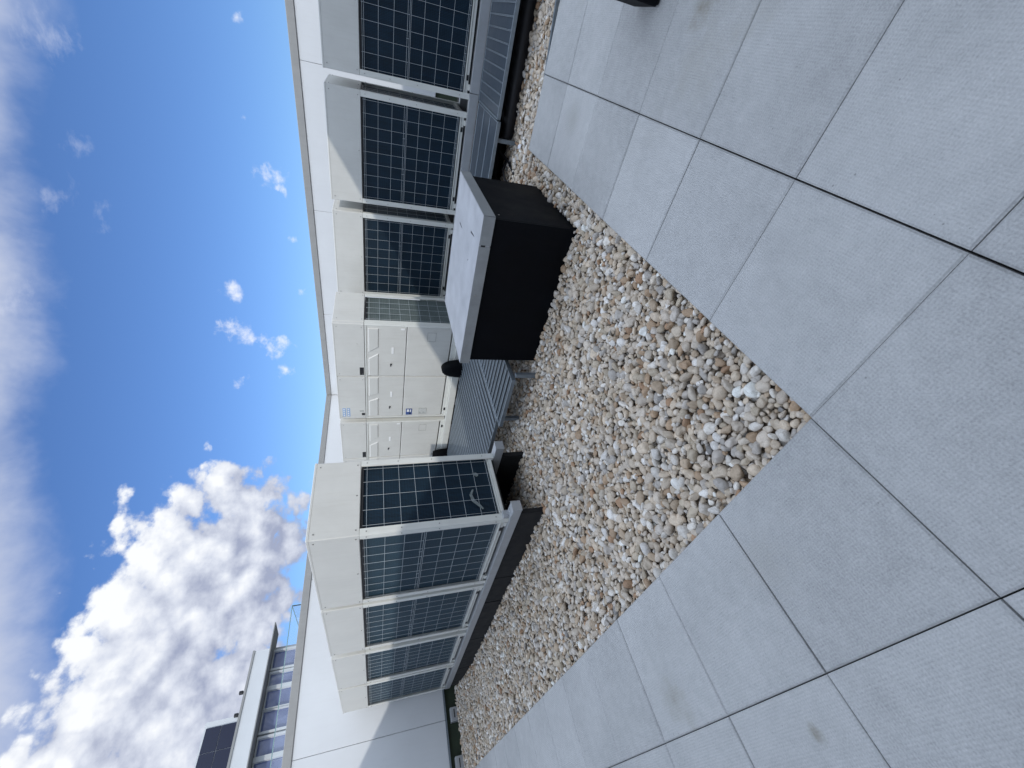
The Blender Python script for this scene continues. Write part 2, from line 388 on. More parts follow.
me.polygons.foreach_set('use_smooth', np.ones(len(Fs), bool))
at = me.attributes.new('pcol', 'FLOAT_COLOR', 'POINT'); at.data.foreach_set('color', Cs.astype(np.float32).ravel())
me.update(calc_edges=True); me.materials.append(M['pebble'])
go = bpy.data.objects.new('gravel', me); COL.objects.link(go)
tag(go, 'loose rounded white, tan and grey river pebbles beside the paving', 'gravel', kind='stuff')
print('pebbles', len(pts), 'verts', len(Vs))

# ------------------------------------------------------------------ outdoor units
H_SH, H_U = 1.255, 1.645       # bottom of the fan shroud, total height
def screw(mb, p, axis, m=1, r=.006):
    q = list(p); i = 'xyz'.index(axis); a = list(p); b = list(p); a[i] -= .004; b[i] += .001
    mb.tube([a, b], r, 6, m)
def coil_unit(W, D, name, label, group):
    """local: front face (coil) at x=0 looking -x, y 0..W, z 0..H_U"""
    r = thing(name, (0, 0, 0), label, 'outdoor unit', group)
    a = MB(); t = .004
    # fan shroud: four panels, screwed, with a lip on top
    a.box(0, D, 0, W, H_SH, H_U, 0, .006)
    a.box(-.002, D + .002, -.002, W + .002, H_U - .022, H_U - .002, 0, .003)
    for y in (.05, W - .05):
        for z in (H_SH + .03, H_U - .05): screw(a, (-.001, y, z), 'x')
    screw(a, (-.001, W * .5, H_SH + .03), 'x')
    for x in (.05, D - .05):
        for z in (H_SH + .03, H_U - .05): screw(a, (x, -.001, z), 'y')
    screw(a, (D * .5, -.001, H_SH + .03), 'y')
    a.build('fan_shroud', [M['casing'], M['screw']], r)
    # fan openings on top
    for fy in ((W * .27, W * .73) if W > 1 else (W * .5,)):
        f = MB(); n = 28; rr = .255
        f.tube([(D / 2, fy, H_U - .03), (D / 2, fy, H_U + .002)], rr, n, 0)
        for k in range(6):
            ring = [(D / 2 + (rr - k * .042) * math.cos(2 * math.pi * q / n), fy + (rr - k * .042) * math.sin(2 * math.pi * q / n), H_U + .004) for q in range(n + 1)]
            f.tube(ring, .003, 4, 1)
        f.build('fan_guard', [M['dark'], M['wire']], r)
    # corner posts
    pw = .062
    for (x, y, sx, sy) in ((0, 0, 1, 1), (0, W, 1, -1), (D, 0, -1, 1), (D, W, -1, -1)):
        q = MB(); q.box(x, x + sx * pw, y, y + sy * .012, .0, H_SH, 0, .002); q.box(x, x + sx * .012, y + sy * .012, y + sy * pw, .0, H_SH, 0, .002)
        for z in (.12, .62, .93, H_SH - .05):
            screw(q, (x - sx * .001, y + sy * .03, z), 'x', 1, .005)
            screw(q, (x + sx * .03, y - sy * .001, z), 'y', 1, .005)
        q.build('corner_post', [M['casing_edge'], M['screw']], r)
    # base pan
    q = MB(); q.box(.016, D - .016, .014, W - .014, .026, .060, 0, .004); q.box(.05, D - .05, .05, W - .05, .0, .025, 1)  # dark inset block stands in for the shaded gap under the pan
    q.box(.003, D - .003, .0135, W - .0135, .064, .072, 0, .002)
    for y in (.09, W - .15): q.box(.010, .05, y, y + .06, .0, .0255, 0, .003)
    for y in (.17, W - .24): q.box(.013, .02, y, y + .055, .031, .055, 1)
    q.build('base_pan', [M['casing_edge'], M['dark']], r)
    # heat exchanger
    q = MB(); q.box(.040, D - .040, .040, W - .040, .078, H_SH - .003, 0)
    q.build('heat_exchanger', M['coil'], r)
    # dark frame strips at the top of the opening
    q = MB(); q.box(.022, .039, .064, W - .064, H_SH - .022, H_SH - .004, 0); q.box(.064, D - .064, .022, .039, H_SH - .022, H_SH - .004, 0)
    q.build('opening_trim', M['dark'], r)
    # wire guards: front (two stacked panels) and near end
    q = MB(); rw = .0017
    def wire(p0, p1): q.tube([p0, p1], rw, 5, 0, False)
    xg = .016; nz = 9
    zlo, zhi, zm = .095, H_SH - .03, .735
    rows = [zlo, zlo + .016, .27, .425, .58, zm - .014, zm, zm + .022, .90, 1.06, zhi - .018, zhi]
    for z in rows: wire((xg, .055, z), (xg, W - .055, z))
    ncol = max(4, round((W - .17) / .135))
    for k in range(ncol + 1):
        y = .085 + (W - .17) * k / ncol
        wire((xg - .004, y, zlo - .01), (xg - .004, y, zm - .012)); wire((xg - .004, y, zm), (xg - .004, y, zhi + .01))
    for z in (zm, zlo - .01):
        for k in (.33, .66): wire((xg, W * k, z), (xg, W * k, z + .03))
    nr = 8
    for k in range(nr + 1):
        z = .10 + (H_SH - .15) * k / nr; wire((.055, xg, z), (D - .055, xg, z))
    for k in range(5):
        x = .09 + (D - .18) * k / 4; wire((x, xg - .004, .085), (x, xg - .004, H_SH - .02))
    q.build('wire_guard', M['wire'], r)
    return r
GL = 'outdoor units in the left row'; GR = 'outdoor units in the right row'
W1, DU = 1.31, .745
XL0, ZL0 = 1.785, .285
left_labels = ['outdoor unit at the near end of the left row, side face with bird droppings',
               'outdoor unit second from the near end of the left row, smudged grey shroud',
               'outdoor unit third from the near end of the left row, between two other units',
               'outdoor unit farthest back in the left row, next to the white wall']
u0 = coil_unit(W1, DU, 'outdoor_unit', left_labels[0], GL); u0.location = (XL0, 3.19, ZL0)
for y, lb in zip((4.56, 5.99, 7.36), left_labels[1:]):
    c = copy_tree(u0); c.location = (XL0, y, ZL0); c['label'] = lb
# bird dropping streak and spots on the coil guard of the near unit
q = MB()
def blot(mb, cx, cz, pts_, y=.012, m=0):
    mb.prism([(cx + a, cz + b) for a, b in pts_], y, y + .001, 'y', m)
blot(q, .14, .22, [(-.015, 0), (-.004, -.012), (.05, .02), (.09, .055), (.15, .07), (.20, .045), (.205, .06), (.15, .095), (.08, .085), (.02, .03)])
q.build('bird_dropping', M['bird'], u0); q = MB()
blot(q, .50, .21, [(-.02, 0), (.0, -.02), (.03, .0), (.028, .04), (.0, .03)])
q.build('bird_dropping', M['bird'], u0)
W2 = 1.27; XR0, ZR0 = 6.0, .315
right_labels = ['outdoor unit at the end of the right row nearest the viewer, fully in shade',
                'outdoor unit in the middle of the right row, diagonal shadow edge across its shroud',
                'outdoor unit of the right row behind the lidded box, next to the wide panelled unit']
ur = coil_unit(W2, DU, 'outdoor_unit', right_labels[0], GR); ur.location = (XR0, -.62, ZR0)
for y, lb in zip((.785, 2.19), right_labels[1:]):
    c = copy_tree(ur); c.location = (XR0, y, ZR0); c['label'] = lb

# wide units with front panels
def panel_unit(W, D, label, stickers):
    r = thing('outdoor_unit', (0, 0, 0), label, 'outdoor unit', 'panelled outdoor units in the centre')
    a = MB()
    mid = W * .51
    for (y0, y1) in ((0, mid - .004), (mid + .004, W)):
        a.box(0, .06, y0, y1, H_SH, H_U, 0, .006)
    a.box(.062, D, 0, W, H_SH, H_U, 0, .006)
    a.box(-.002, .05, -.001, W + .001, H_U - .02, H_U - .002, 0, .003)
    for y in (.05, mid - .05, mid + .06, W - .05):
        for z in (H_SH + .035, H_U - .05): screw(a, (-.001, y, z), 'x', 1, .005)
    for z in (H_SH + .03, H_U - .05):
        screw(a, (.12, -.001, z), 'y', 1, .005); screw(a, (D - .06, -.001, z), 'y', 1, .005)
    a.box(-.001, .012, mid - .17, mid - .03, H_SH + .014, H_SH + .07, 2); a.box(-.0012, .012, W - .12, W - .07, H_SH + .014, H_SH + .06, 2)
    a.tube([(.004, .33, H_SH + .1), (-.003, .33, H_SH + .1)], .016, 10, 3)
    a.build('fan_shroud', [M['casing'], M['screw'], M['dark'], M['emboss']], r)
    # front doors
    zs = .70
    for i, (y0, y1) in enumerate(((.026, mid - .006), (mid + .006, W - .026))):
        b = MB(); b.box(.006, .05, y0, y1, zs + .004, H_SH - .028, 0, .006); b.build('upper_door', [M['casing']], r)
        e = MB()
        zt, zb = H_SH - .05, H_SH - .185
        w = y1 - y0
        if i == 0:
            polys = [[(y0 + .03, zt), (y0 + .03, zb), (y0 + w * .40, zb), (y0 + w * .50, zt)], [(y0 + w * .62, zt), (y0 + w * .52, zb), (y1 - .01, zb), (y1 - .01, zt)]]
        else:
            polys = [[(y0 + .01, zt), (y0 + .01, zb), (y0 + w * .40, zb), (y0 + w * .46, zt)], [(y0 + w * .58, zt), (y0 + w * .51, zb), (y1 - .03, zb), (y1 - .03, zt)]]
        for po in polys:
            cy = sum(p_[0] for p_ in po) / 4; cz = sum(p_[1] for p_ in po) / 4
            inn = [(cy + (p_[0] - cy) * .93, cz + (p_[1] - cz) * .84) for p_ in po]
            V = [(.0062, *p_) for p_ in po] + [(-.004, *p_) for p_ in inn]
            e.raw(V, [(0, 1, 2, 3), (4, 5, 6, 7)] + [(k, (k + 1) % 4, 4 + (k + 1) % 4, 4 + k) for k in range(4)])
        e.build('embossed_relief', M['emboss'], r)
        # white highlight painted for the handle recess, lock and screw of the upper door
        hnd = MB(); hy = y0 + w * (.46 if i == 0 else .42)
        hnd.box(.001, .0075, hy - .055, hy + .055, .865, .895, 0, .004); hnd.build('handle_highlight', [M['paper']], r)
        lk = MB(); lk.tube([(.0065, y0 + w * .74, .90), (-.006, y0 + w * .74, .90)], .012, 10, 0); lk.box(-.008, .006, y0 + w * .74, y0 + w * .74 + .035, .903, .913, 0); lk.build('door_lock', [M['dark']], r)
        b = MB(); b.box(.004, .05, y0, y1, .084, zs - .004, 0, .006); b.build('lower_panel', [M['casing']], r)
    # left clamp plate, outlined label pocket
    q = MB()
    for (y0, y1, z0, z1) in ((.10, .25, .30, .42),):
        for (a0, a1, b0, b1) in ((y0, y1, z0, z0 + .003), (y0, y1, z1 - .003, z1), (y0, y0 + .003, z0 + .003, z1 - .003), (y1 - .003, y1, z0 + .003, z1 - .003)):
            q.box(.0035, .002, a0, a1, b0, b1, 0)
    q.build('printed_outline', [M['seam']], r)
    q = MB(); q.box(.004, .0005, .045, .075, zs + .03, zs + .08, 0, .001); q.build('small_label', [M['paper']], r)
    # frame posts, base
    q = MB(); q.box(.0, .05, .0, .022, .0, H_SH - .003, 0, .003); q.build('corner_post', [M['casing_edge']], r)
    q = MB(); q.box(.0, .05, W - .022, W, .0, H_SH - .003, 0, .003); q.build('corner_post', [M['casing_edge']], r)
    q = MB(); q.box(.002, .05, .024, W - .024, H_SH - .026, H_SH - .005, 0, .003)
    q.box(.055, .10, .03, W - .03, .07, H_SH - .01, 1); q.build('front_frame', [M['casing_edge'], M['seam']], r)
    q = MB(); q.box(.0, D, .024, W - .024, .0, .066, 0, .004)
    for y in (.12, W - .20): q.box(-.0012, .02, y, y + .06, .018, .05, 1)
    q.build('base_pan', [M['casing_edge'], M['dark']], r)
    for (x, y) in ((D - .06, 0), (.052, 0)):
        q = MB(); q.box(x, x + .058, y, y + .012, .0, H_SH - .003, 0, .002)
        q.build('end_frame', M['casing_edge'], r)
    q = MB(); q.box(.11, D - .03, .045, W - .045, .07, H_SH - .004, 0); q.build('heat_exchanger', M['coil_dusty'], r)
    q = MB(); q.box(.11, D - .06, .022, .044, H_SH - .03, H_SH - .005, 0); q.build('opening_trim', M['dark'], r)
    q = MB()
    for k in range(9):
        z = .10 + (H_SH - .16) * k / 8; q.tube([(.11, .012, z), (D - .06, .012, z)], .0021, 5, 0, False)
    for k in range(5):
        x = .15 + (D - .24) * k / 4; q.tube([(x, .008, .085), (x, .008, H_SH - .02)], .0021, 5, 0, False)
    q.build('wire_guard', M['wire'], r)
    if stickers:
        s = MB()
        for k in range(2):
            s.box(-.0012, .004, W - .23, W - .05, H_U - .10 - k * .062, H_U - .055 - k * .062, 0)
            for j in range(4): s.box(-.0022, .004, W - .215 + j * .042, W - .19 + j * .042, H_U - .085 - k * .062, H_U - .066 - k * .062, 1)
        s.build('warning_sticker', [M['blue'], M['paper']], r)
        s = MB(); s.box(.0005, .006, W - .19, W - .055, .555, .65, 0); s.box(-.0008, .006, W - .175, W - .12, .60, .635, 1); s.box(-.0008, .006, W - .10, W - .075, .57, .60, 2); s.box(-.0008, .006, W - .175, W - .115, .57, .585, 1)
        s.build('energy_sticker', [M['navy'], M['paper'], M['dark']], r)
        s = MB(); s.box(.0005, .006, W - .20, W - .07, .325, .45, 0)
        for j in range(6): s.box(-.0006, .006, W - .19, W - .08 - .02 * (j % 3), .338 + j * .018, .344 + j * .018, 1)
        s.build('rating_plate', [M['plate'], M['paper']], r)
        s = MB(); s.box(-.0012, .004, W - .18, W - .145, H_SH + .03, H_SH + .09, 0); s.build('small_label', M['plate'], r)
    return r
pu = panel_unit(1.77, .80, 'wide cream outdoor unit with blue stickers and a diagonal shadow on its doors', True)
pu.location = (4.77, 3.18, .30)
pu2 = panel_unit(1.77, .80, 'wide cream outdoor unit without blue stickers, partly hidden by the left row', False)
pu2.location = (4.77, 5.045, .30)

# ------------------------------------------------------------------ bases
def beam(name, x0, x1, y0, y1, z0, z1, label, group=None, mat='beam'):
    r = thing(name, ((x0 + x1) / 2, (y0 + y1) / 2, z0), label, 'steel beam', group)
    lo = r.location
    q = MB(); t = .006
    q.box(x0, x1, y0 + .006, y1, z1 - t, z1, 0, .002); q.box(x0, x1, y0 + .006, y1, z0, z0 + t, 0, .002)
    q.box(x0, x0 + t, y0 + .006, y1, z0 + t, z1 - t, 0); q.box(x1 - t, x1, y0 + .006, y1, z0 + t, z1 - t, 0)
    q.build('channel', M[mat], r, lo)
    q = MB(); q.box(x0 - .003, x1 + .003, y0, y0 + .006, z0 - .003, z1 + .003, 0, .001); q.build('end_plate', M[mat], r, lo)
    return r
beam('steel_beam', 1.775, 1.87, 3.05, 8.66, .20, .283, 'grey painted steel beam along the front of the left row of units', 'steel beams under the units')
beam('steel_beam', 2.47, 2.565, 3.05, 8.66, .20, .283, 'grey painted steel beam under the rear of the left row, mostly hidden', 'steel beams under the units')
beam('steel_beam', 4.73, 4.80, 3.15, 6.9, .195, .298, 'cream painted steel beam under the front of the wide panelled units', 'steel beams under the units', 'casing_edge')
beam('steel_beam', 5.44, 5.53, 3.15, 6.9, .195, .298, 'grey steel beam under the rear of the wide panelled units', 'steel beams under the units')
beam('steel_beam', 5.97, 6.07, .58, 3.5, .205, .313, 'grey steel beam under the far length of the right row, behind the box', 'steel beams under the units')
beam('steel_beam', 5.97, 6.07, -1.4, .574, .205, .313, 'grey steel beam under the near length of the right row', 'steel beams under the units')
beam('steel_beam', 6.65, 6.74, -1.4, 3.5, .205, .313, 'grey steel beam under the rear of the right row, mostly hidden', 'steel beams under the units')
# foot bracket on the near corner of the left row
q = MB(); q.box(1.79, 1.86, 3.165, 3.19, .284, .345, 0, .003); q.box(1.775, 1.86, 3.13, 3.19, .2838, .290, 0, .002); q.tube([(1.81, 3.15, .288), (1.81, 3.15, .31)], .009, 6)
tag(q.build('foot_bracket', M['beam']), 'small steel foot bracket on the beam at the near corner of the left row', 'bracket')
# black skirting boards under the left row
sk = [(3.15, 4.454), (4.466, 5.10), (5.112, 6.35), (6.362, 7.65), (7.662, 8.62)]
sl = ['black skirting board at the near end under the left row of units', 'short black skirting board, second from the near end under the left row',
      'black skirting board in the middle of the line under the left row', 'black skirting board, second from the far end under the left row', 'black skirting board at the far end under the left row']
for (y0, y1), lb in zip(sk, sl):
    q = MB(); c = ((1.80 + 1.85) / 2, (y0 + y1) / 2, -.1); q.box(1.795 + random.uniform(0, .004), 1.845, y0, y1, -.12, .197, 0, .004)
    o = q.build('skirting_board', M['rubber'], None, c); tag(o, lb, 'skirting board', 'black skirting boards under the left row')
q = MB(); q.box(2.49, 2.54, 3.2, 8.6, -.12, .197, 0, .004); tag(q.build('skirting_board', M['rubber'], None, (2.5, 5.9, -.1)), 'black skirting board under the rear beam of the left row, behind the front boards', 'skirting board', 'black skirting boards under the left row')
# supports below the other beams
def pads(spots, z, group, label):
    for i, (x, y) in enumerate(spots):
        q = MB(); q.box(x - .09, x + .09, y - .15, y + .15, -.13, z - .002, 0, .008)
        tag(q.build('rubber_foot', M['rubber'], None, (x, y, -.13)), label, 'support foot', group)
pads([(4.85, 3.5), (4.85, 5.0), (4.85, 6.6), (5.48, 3.5), (5.48, 5.0), (5.48, 6.6)], .195, 'feet under the wide units', 'black rubber support foot under the wide panelled units')
pads([(6.05, -1.0), (6.05, .5), (6.05, 1.9), (6.05, 3.2), (6.7, -1.0), (6.7, .5), (6.7, 1.9), (6.7, 3.2)], .205, 'feet under the right row', 'black rubber support foot under the right row of units')

# ------------------------------------------------------------------ black box with white lid
r = thing('lidded_box', (3.41, 1.64, -.1), 'black panelled box with a weathered white lid, standing in the gravel', 'box')
lo = r.location
q = MB(); q.box(2.895, 2.92, .985, 2.27, -.12, .598, 0, .003); q.build('side_panel', M['black_panel'], r, lo)
q = MB(); q.box(2.921, 3.92, .985, 1.01, -.12, .598, 0, .003); q.tube([(3.0, .986, .545), (3.0, .982, .545)], .007, 8, 1); q.build('side_panel', [M['black_panel'], M['screw']], r, lo)
q = MB(); q.box(2.921, 3.92, 2.245, 2.27, -.12, .598, 0, .003); q.build('side_panel', M['black_panel'], r, lo)
q = MB(); q.box(3.922, 3.945, .985, 2.27, -.12, .598, 0, .003); q.build('side_panel', M['black_panel'], r, lo)
q = MB(); q.box(2.88, 3.965, .965, 2.295, .600, .6885, 0, .004)
lidob = q.build('lid', M['lid'], r, lo)
q = MB()
q.box(2.8765, 2.8795, 1.19, 2.297, .599, .686, 0); q.box(2.8765, 2.8795, .962, 1.18, .599, .686, 0); q.box(2.8765, 3.967, .9615, .9645, .599, .686, 0)
q.box(2.8755, 2.8775, 1.178, 1.192, .640, .672, 1)
for y in (1.6, 2.1): q.tube([(2.8766, y, .65), (2.8735, y, .65)], .007, 8, 2)
q.build('edge_trim', [M['lid_edge'], M['dark'], M['screw']], r, lo)
for po in ([(3.55, 1.325), (3.565, 1.32), (3.69, 1.315), (3.685, 1.328)], [(3.06, 1.195), (3.075, 1.19), (3.20, 1.20), (3.195, 1.215)], [(3.15, 1.42), (3.16, 1.42), (3.17, 1.435), (3.16, 1.437)]):
    q = MB(); q.prism(po, .6886, .6894, 'z'); q.build('lifting_slot', M['dark'], r, lo)


# ------------------------------------------------------------------ grating walkways
def walkway(label, x0, x1, y0, y1, z, ribs, w=.0975, rot=0, flat=False):
    """safety planks: shallow troughs with raised light edges, or flat plates with thin upstands"""
    c = ((x0 + x1) / 2, (y0 + y1) / 2, z - .06)
    r = thing('grating_walkway', c, label, 'walkway', 'galvanised walkways between the units'); r.rotation_euler.z = rot
    q = MB(); e = .010
    a, b = (y0, y1) if ribs == 'x' else (x0, x1)
    n = int(round((b - a - 2 * e) / w)); w = (b - a - 2 * e) / n
    for k in range(n):
        s = a + e + k * w
        if flat: prof = ((s + .001, s + .007, z, 0), (s + .008, s + w - .008, z - .008, 2), (s + w - .007, s + w - .001, z, 0))
        else: prof = ((s + .001, s + .012, z, 0), (s + .013, s + w * .5 - .007, z - .022, 1), (s + w * .5 - .006, s + w * .5 + .006, z - .006, 0), (s + w * .5 + .007, s + w - .013, z - .022, 1), (s + w - .012, s + w - .001, z, 0))
        for (p0, p1, zz, m) in prof:
            if ribs == 'x': q.box(x0 + e, x1 - e, p0, p1, zz - .010, zz, m, .0015)
            else: q.box(p0, p1, y0 + e, y1 - e, zz - .010, zz, m, .0015)
    q.build('plank_deck', [M['galv'], M['galv_dark'], M['plate_deck']], r, c)
    q = MB(); zt = z + .001; zb = z - .038
    q.box(x0, x1, y0, y0 + e, zb, zt, 0, .002); q.box(x0, x1, y1 - e, y1, zb, zt, 0, .002)
    q.box(x0, x0 + e, y0 + e, y1 - e, zb, zt, 0, .002); q.box(x1 - e, x1, y0 + e, y1 - e, zb, zt, 0, .002)
    q.build('edge_frame', M['galv'], r, c)
    return r
ZW = .207
walkway('short ribbed galvanised walkway panel beside the lidded box, ribs towards the left row', 2.72, 4.60, 2.37, 3.005, ZW, 'y')
walkway('long ribbed galvanised walkway between the left row and the wide panelled units', 2.83, 4.60, 3.012, 6.6, ZW, 'x')
walkway('ribbed galvanised walkway below the right row, ribs running crosswise', 4.865, 5.935, -1.3, .64, ZW, 'x', .102, R(-.6), True)
walkway('smooth galvanised walkway end piece between the right row and the lidded box', 4.845, 5.92, .65, 2.3, ZW, 'y', .36, R(-.6), True)
def post(x, y, z1, label):
    r = thing('support_post', (x, y, -.12), label, 'support post', 'posts under the walkways'); lo = r.location
    q = MB(); q.box(x - .02, x + .02, y - .02, y + .02, -.11, z1, 0, .003); q.build('shaft', M['galv'], r, lo)
    q = MB(); q.box(x - .055, x + .055, y - .055, y + .055, -.118, -.052, 0, .003); q.build('foot_plate', M['galv'], r, lo)
post(2.765, 2.345, ZW - .039, 'galvanised post under the walkway corner beside the lidded box')
post(2.86, 3.03, ZW - .039, 'galvanised post under the walkway near the left row')
post(4.895, .83, ZW - .039, 'galvanised post under the walkway of the right row')
post(4.895, -.8, ZW - .039, 'galvanised post under the right walkway, near its hidden end')
for (x, y) in ((4.5, 2.5), (4.5, 4.4), (2.88, 5.2), (4.5, 6.3)): post(x, y, ZW - .039, 'galvanised post under the walkway, hidden behind the edge')

# insulated pipes under the right walkway, cables, pipe elbows, debris
q = MB(); q.tube([(5.12, -1.2, .02), (5.10, -.3, .02), (5.06, .82, .02)], .075, 16); q.build
tag(q.build('insulated_pipe', M['pipe']), 'thick black insulated pipe lying below the right walkway', 'pipe', 'black pipes below the right walkway')
q = MB(); q.tube([(5.36, -1.2, .0), (5.36, 2.2, .0)], .07, 14); tag(q.build('insulated_pipe', M['pipe']), 'black insulated pipe deeper under the right walkway, behind the thick front pipe', 'pipe', 'black pipes below the right walkway')
q = MB(); q.box(5.46, 5.50, -1.3, 2.3, -.12, .10, 0); tag(q.build('cable_trunking', M['rubber']), 'dark trunking board standing behind the black pipes', 'trunking')
for k, (pp, lb) in enumerate((([(5.05, 1.02, -.03), (4.95, 1.12, .03), (4.86, 1.25, -.02), (4.80, 1.42, -.05)], 'black cable looping beside the foot of the walkway post'),
                              ([(5.20, .95, .10), (5.05, 1.00, .02), (4.93, 1.04, -.03), (4.74, 1.10, -.05)], 'black cable hanging down in front of the other cable'),
                              ([(5.3, 1.3, .12), (5.12, 1.25, .05), (5.0, 1.32, -.01), (4.92, 1.5, -.04)], 'black cable farthest under the walkway, beside the box'))):
    q = MB(); q.tube(pp, .016, 8); tag(q.build('cable', M['pipe']), lb, 'cable', 'black cables under the right walkway')
for (x, y, a, lb) in ((4.70, 1.22, .5, 'grey slate offcut leaning beside the lidded box'), (4.82, 1.36, .9, 'grey slate offcut farther under the walkway end')):
    q = MB(); q.box(-.10, .10, -.025, .025, 0, .02, 0, .004); o = q.build('stone_offcut', M['galv_dark']); o.location = (x, y, -.035); o.rotation_euler = (0.2, .1, a); tag(o, lb, 'offcut', 'offcuts by the walkway post')
q = MB(); q.box(-.05, .05, -.02, .02, 0, .012, 0, .003); o = q.build('white_plate', M['plate_white']); o.location = (4.66, .81, -.03); o.rotation_euler = (.1, .05, .25); tag(o, 'small bright white plate lying in the gravel below the walkway post', 'plate')
q = MB(); q.box(-.012, .012, -.62, .62, 0, .045, 0, .001); q.box(.0125, .05, -.62, .62, 0, .003, 0); o = q.build('edge_strip', M['galv']); o.location = (4.41, -.42, -.045); o.rotation_euler = (0, 0, .24); tag(o, 'thin bare metal edging strip lying between paving and gravel', 'metal strip')
# black boots where pipes leave the wide units
def boot_round(x, y, w, zt, label):
    r = thing('pipe_boot', (x, y + w / 2, .18), label, 'pipe cover', 'black pipe covers at the wide units'); lo = r.location
    q = MB(); secs = [(.165, 1.0), (.22, 1.02), (.30, .98), (.38, .86), (.44, .66), (zt - .01, .35), (zt, .1)]; n = 18; V = []; F = []
    for (z, s) in secs:
        for k in range(n):
            t = 2 * math.pi * k / n
            cx, sy = math.cos(t), math.sin(t)
            cx = math.copysign(abs(cx) ** .6, cx); sy = math.copysign(abs(sy) ** .6, sy)
            V.append((x - .035 + .085 * cx * (.55 + .45 * s), y + w / 2 + w / 2 * sy * s, z))
    for i in range(len(secs) - 1):
        for k in range(n): F.append((i * n + k, i * n + (k + 1) % n, (i + 1) * n + (k + 1) % n, (i + 1) * n + k))
    F.append(list(range((len(secs) - 1) * n, len(secs) * n)))
    q.raw(V, F, 0, True); q.build('cover', M['black_panel'], r, lo)
    q = MB(); q.box(x - .13, x + .0, y - .01, y + w + .01, .15, .172, 0, .004); q.build('flange', M['rubber'], r, lo)
boot_round(4.69, 3.69, .27, .49, 'black rounded pipe cover at the foot of the stickered wide unit, beside the box lid')
boot_round(4.69, 5.72, .27, .37, 'black low pipe cover at the foot of the wide unit without stickers')

# black foot on the paving at the right edge of the picture
r = thing('black_post', (2.775, -.40, 0), 'black square post standing on the paving at the picture edge', 'post'); lo = r.location
q = MB(); q.box(2.645, 2.895, -.55, -.293, .012, .50, 0, .006); q.build('shaft', M['black_panel'], r, lo)
q = MB(); q.box(2.655, 2.885, -.54, -.303, .0, .0115, 0, .003); q.build('base', M['rubber'], r, lo)

# ------------------------------------------------------------------ enclosure walls
ZT, ZB, YW, XW = 2.785, .29, 9.0, 9.67
def wall(label, axis):
    r = thing('parapet_wall', (5, YW, ZB) if axis == 'x' else (XW, 3, ZB), label, 'wall', 'white parapet walls round the roof'); lo = r.location
    if axis == 'x':
        seams = [-6.5, -4.1, -1.6, 1.41, 4.2, 6.9, XW - .002]
        for a, b in zip(seams[:-1], seams[1:]):
            q = MB(); q.box(a + .003, b - .003, YW, YW + .04, ZB, ZT - .13, 0, .003); q.build('panel', M['wall'], r, lo)
        q = MB(); q.box(-6.5, XW + .2, YW + .042, YW + .22, ZB + .02, ZT - .125, 0); q.build('core', M['seam'], r, lo)
        q = MB(); q.box(-6.5, XW + .27, YW - .022, YW + .26, ZT - .132, ZT, 0, .006); q.build('coping', M['coping'], r, lo)
        q = MB(); q.box(-6.5, XW - .05, YW - .012, YW + .002, ZB - .028, ZB - .002, 0); q.build('drip_trim', M['galv'], r, lo)
    else:
        seams = [-6, -4.1, -1.55, 1.016, 3.6, 6.2, YW - .003]
        for a, b in zip(seams[:-1], seams[1:]):
            q = MB(); q.box(XW, XW + .04, a + .003, b - .003, ZB, ZT - .13, 0, .003); q.build('panel', M['wall'], r, lo)
        q = MB(); q.box(XW + .042, XW + .2, -6, YW, ZB + .02, ZT - .125, 0); q.build('core', M['seam'], r, lo)
        q = MB(); q.box(XW - .022, XW + .26, -6, YW - .023, ZT - .1315, ZT - .001, 0, .006); q.build('coping', M['coping'], r, lo)
wall('white panelled parapet wall on the left, half in diagonal shadow, behind the left row', 'x')
wall('white panelled parapet wall across the back, behind the right row and wide units', 'y')
q = MB(); q.box(-6.5, 9.6, YW + .05, YW + .2, -.3, .285, 0); tag(q.build('membrane_upstand', M['membrane'], None, (0, YW, 0)), 'dark green membrane upstand below the left white wall', 'upstand')
q = MB(); q.box(XW + .05, XW + .2, -6, 9, -.3, .285, 0); tag(q.build('membrane_upstand', M['membrane'], None, (XW, 0, 0)), 'dark green membrane upstand below the back white wall', 'upstand')
for i, (x, lb) in enumerate(((1.45, 'grey wall bracket under the left white wall, next to the units'), (.80, 'grey wall bracket under the left white wall, nearer the picture edge'), (-.2, 'grey wall bracket under the left white wall, outside the picture'))):
    r = thing('wall_bracket', (x, YW, -.1), lb, 'bracket', 'wall brackets'); lo = r.location
    q = MB(); q.box(x - .10, x + .10, YW - .10, YW + .045, -.12, .20, 0, .004); q.build('upright', M['beam'], r, lo)
    q = MB(); q.box(x - .05, x + .07, YW - .104, YW - .1005, .13, .145, 0); q.build('slot', M['dark'], r, lo)

# ------------------------------------------------------------------ glass balustrade beyond the wall
r = thing('glass_balustrade', (4.95, 12, 2.2), 'clear frameless glass balustrade corner rising above the left white wall', 'balustrade'); lo = r.location
for k, (x0, x1) in enumerate(((3.5, 4.97), (1.99, 3.48), (.5, 1.97))):
    q = MB(); q.box(x0, x1, 12, 12.018, 2.2, 3.44, 0, .002); q.build('glass_pane', M['glass'], r, lo)
q = MB(); q.box(4.972, 4.990, 12.0, 13.4, 2.2, 3.44, 0, .002); q.build('glass_pane', M['glass'], r, lo)
m, nt, p = newmat('glass_edge_green'); p.inputs['Base Color'].default_value = (.22, .36, .36, 1); p.inputs['Roughness'].default_value = .2
q = MB(); q.box(.5, 4.99, 11.998, 12.02, 3.4405, 3.456, 0); q.box(4.971, 4.991, 12.021, 13.4, 3.4405, 3.456, 0); q.box(4.9905, 4.994, 11.998, 12.02, 2.2, 3.44, 0); q.build('polished_edge', m, r, lo)
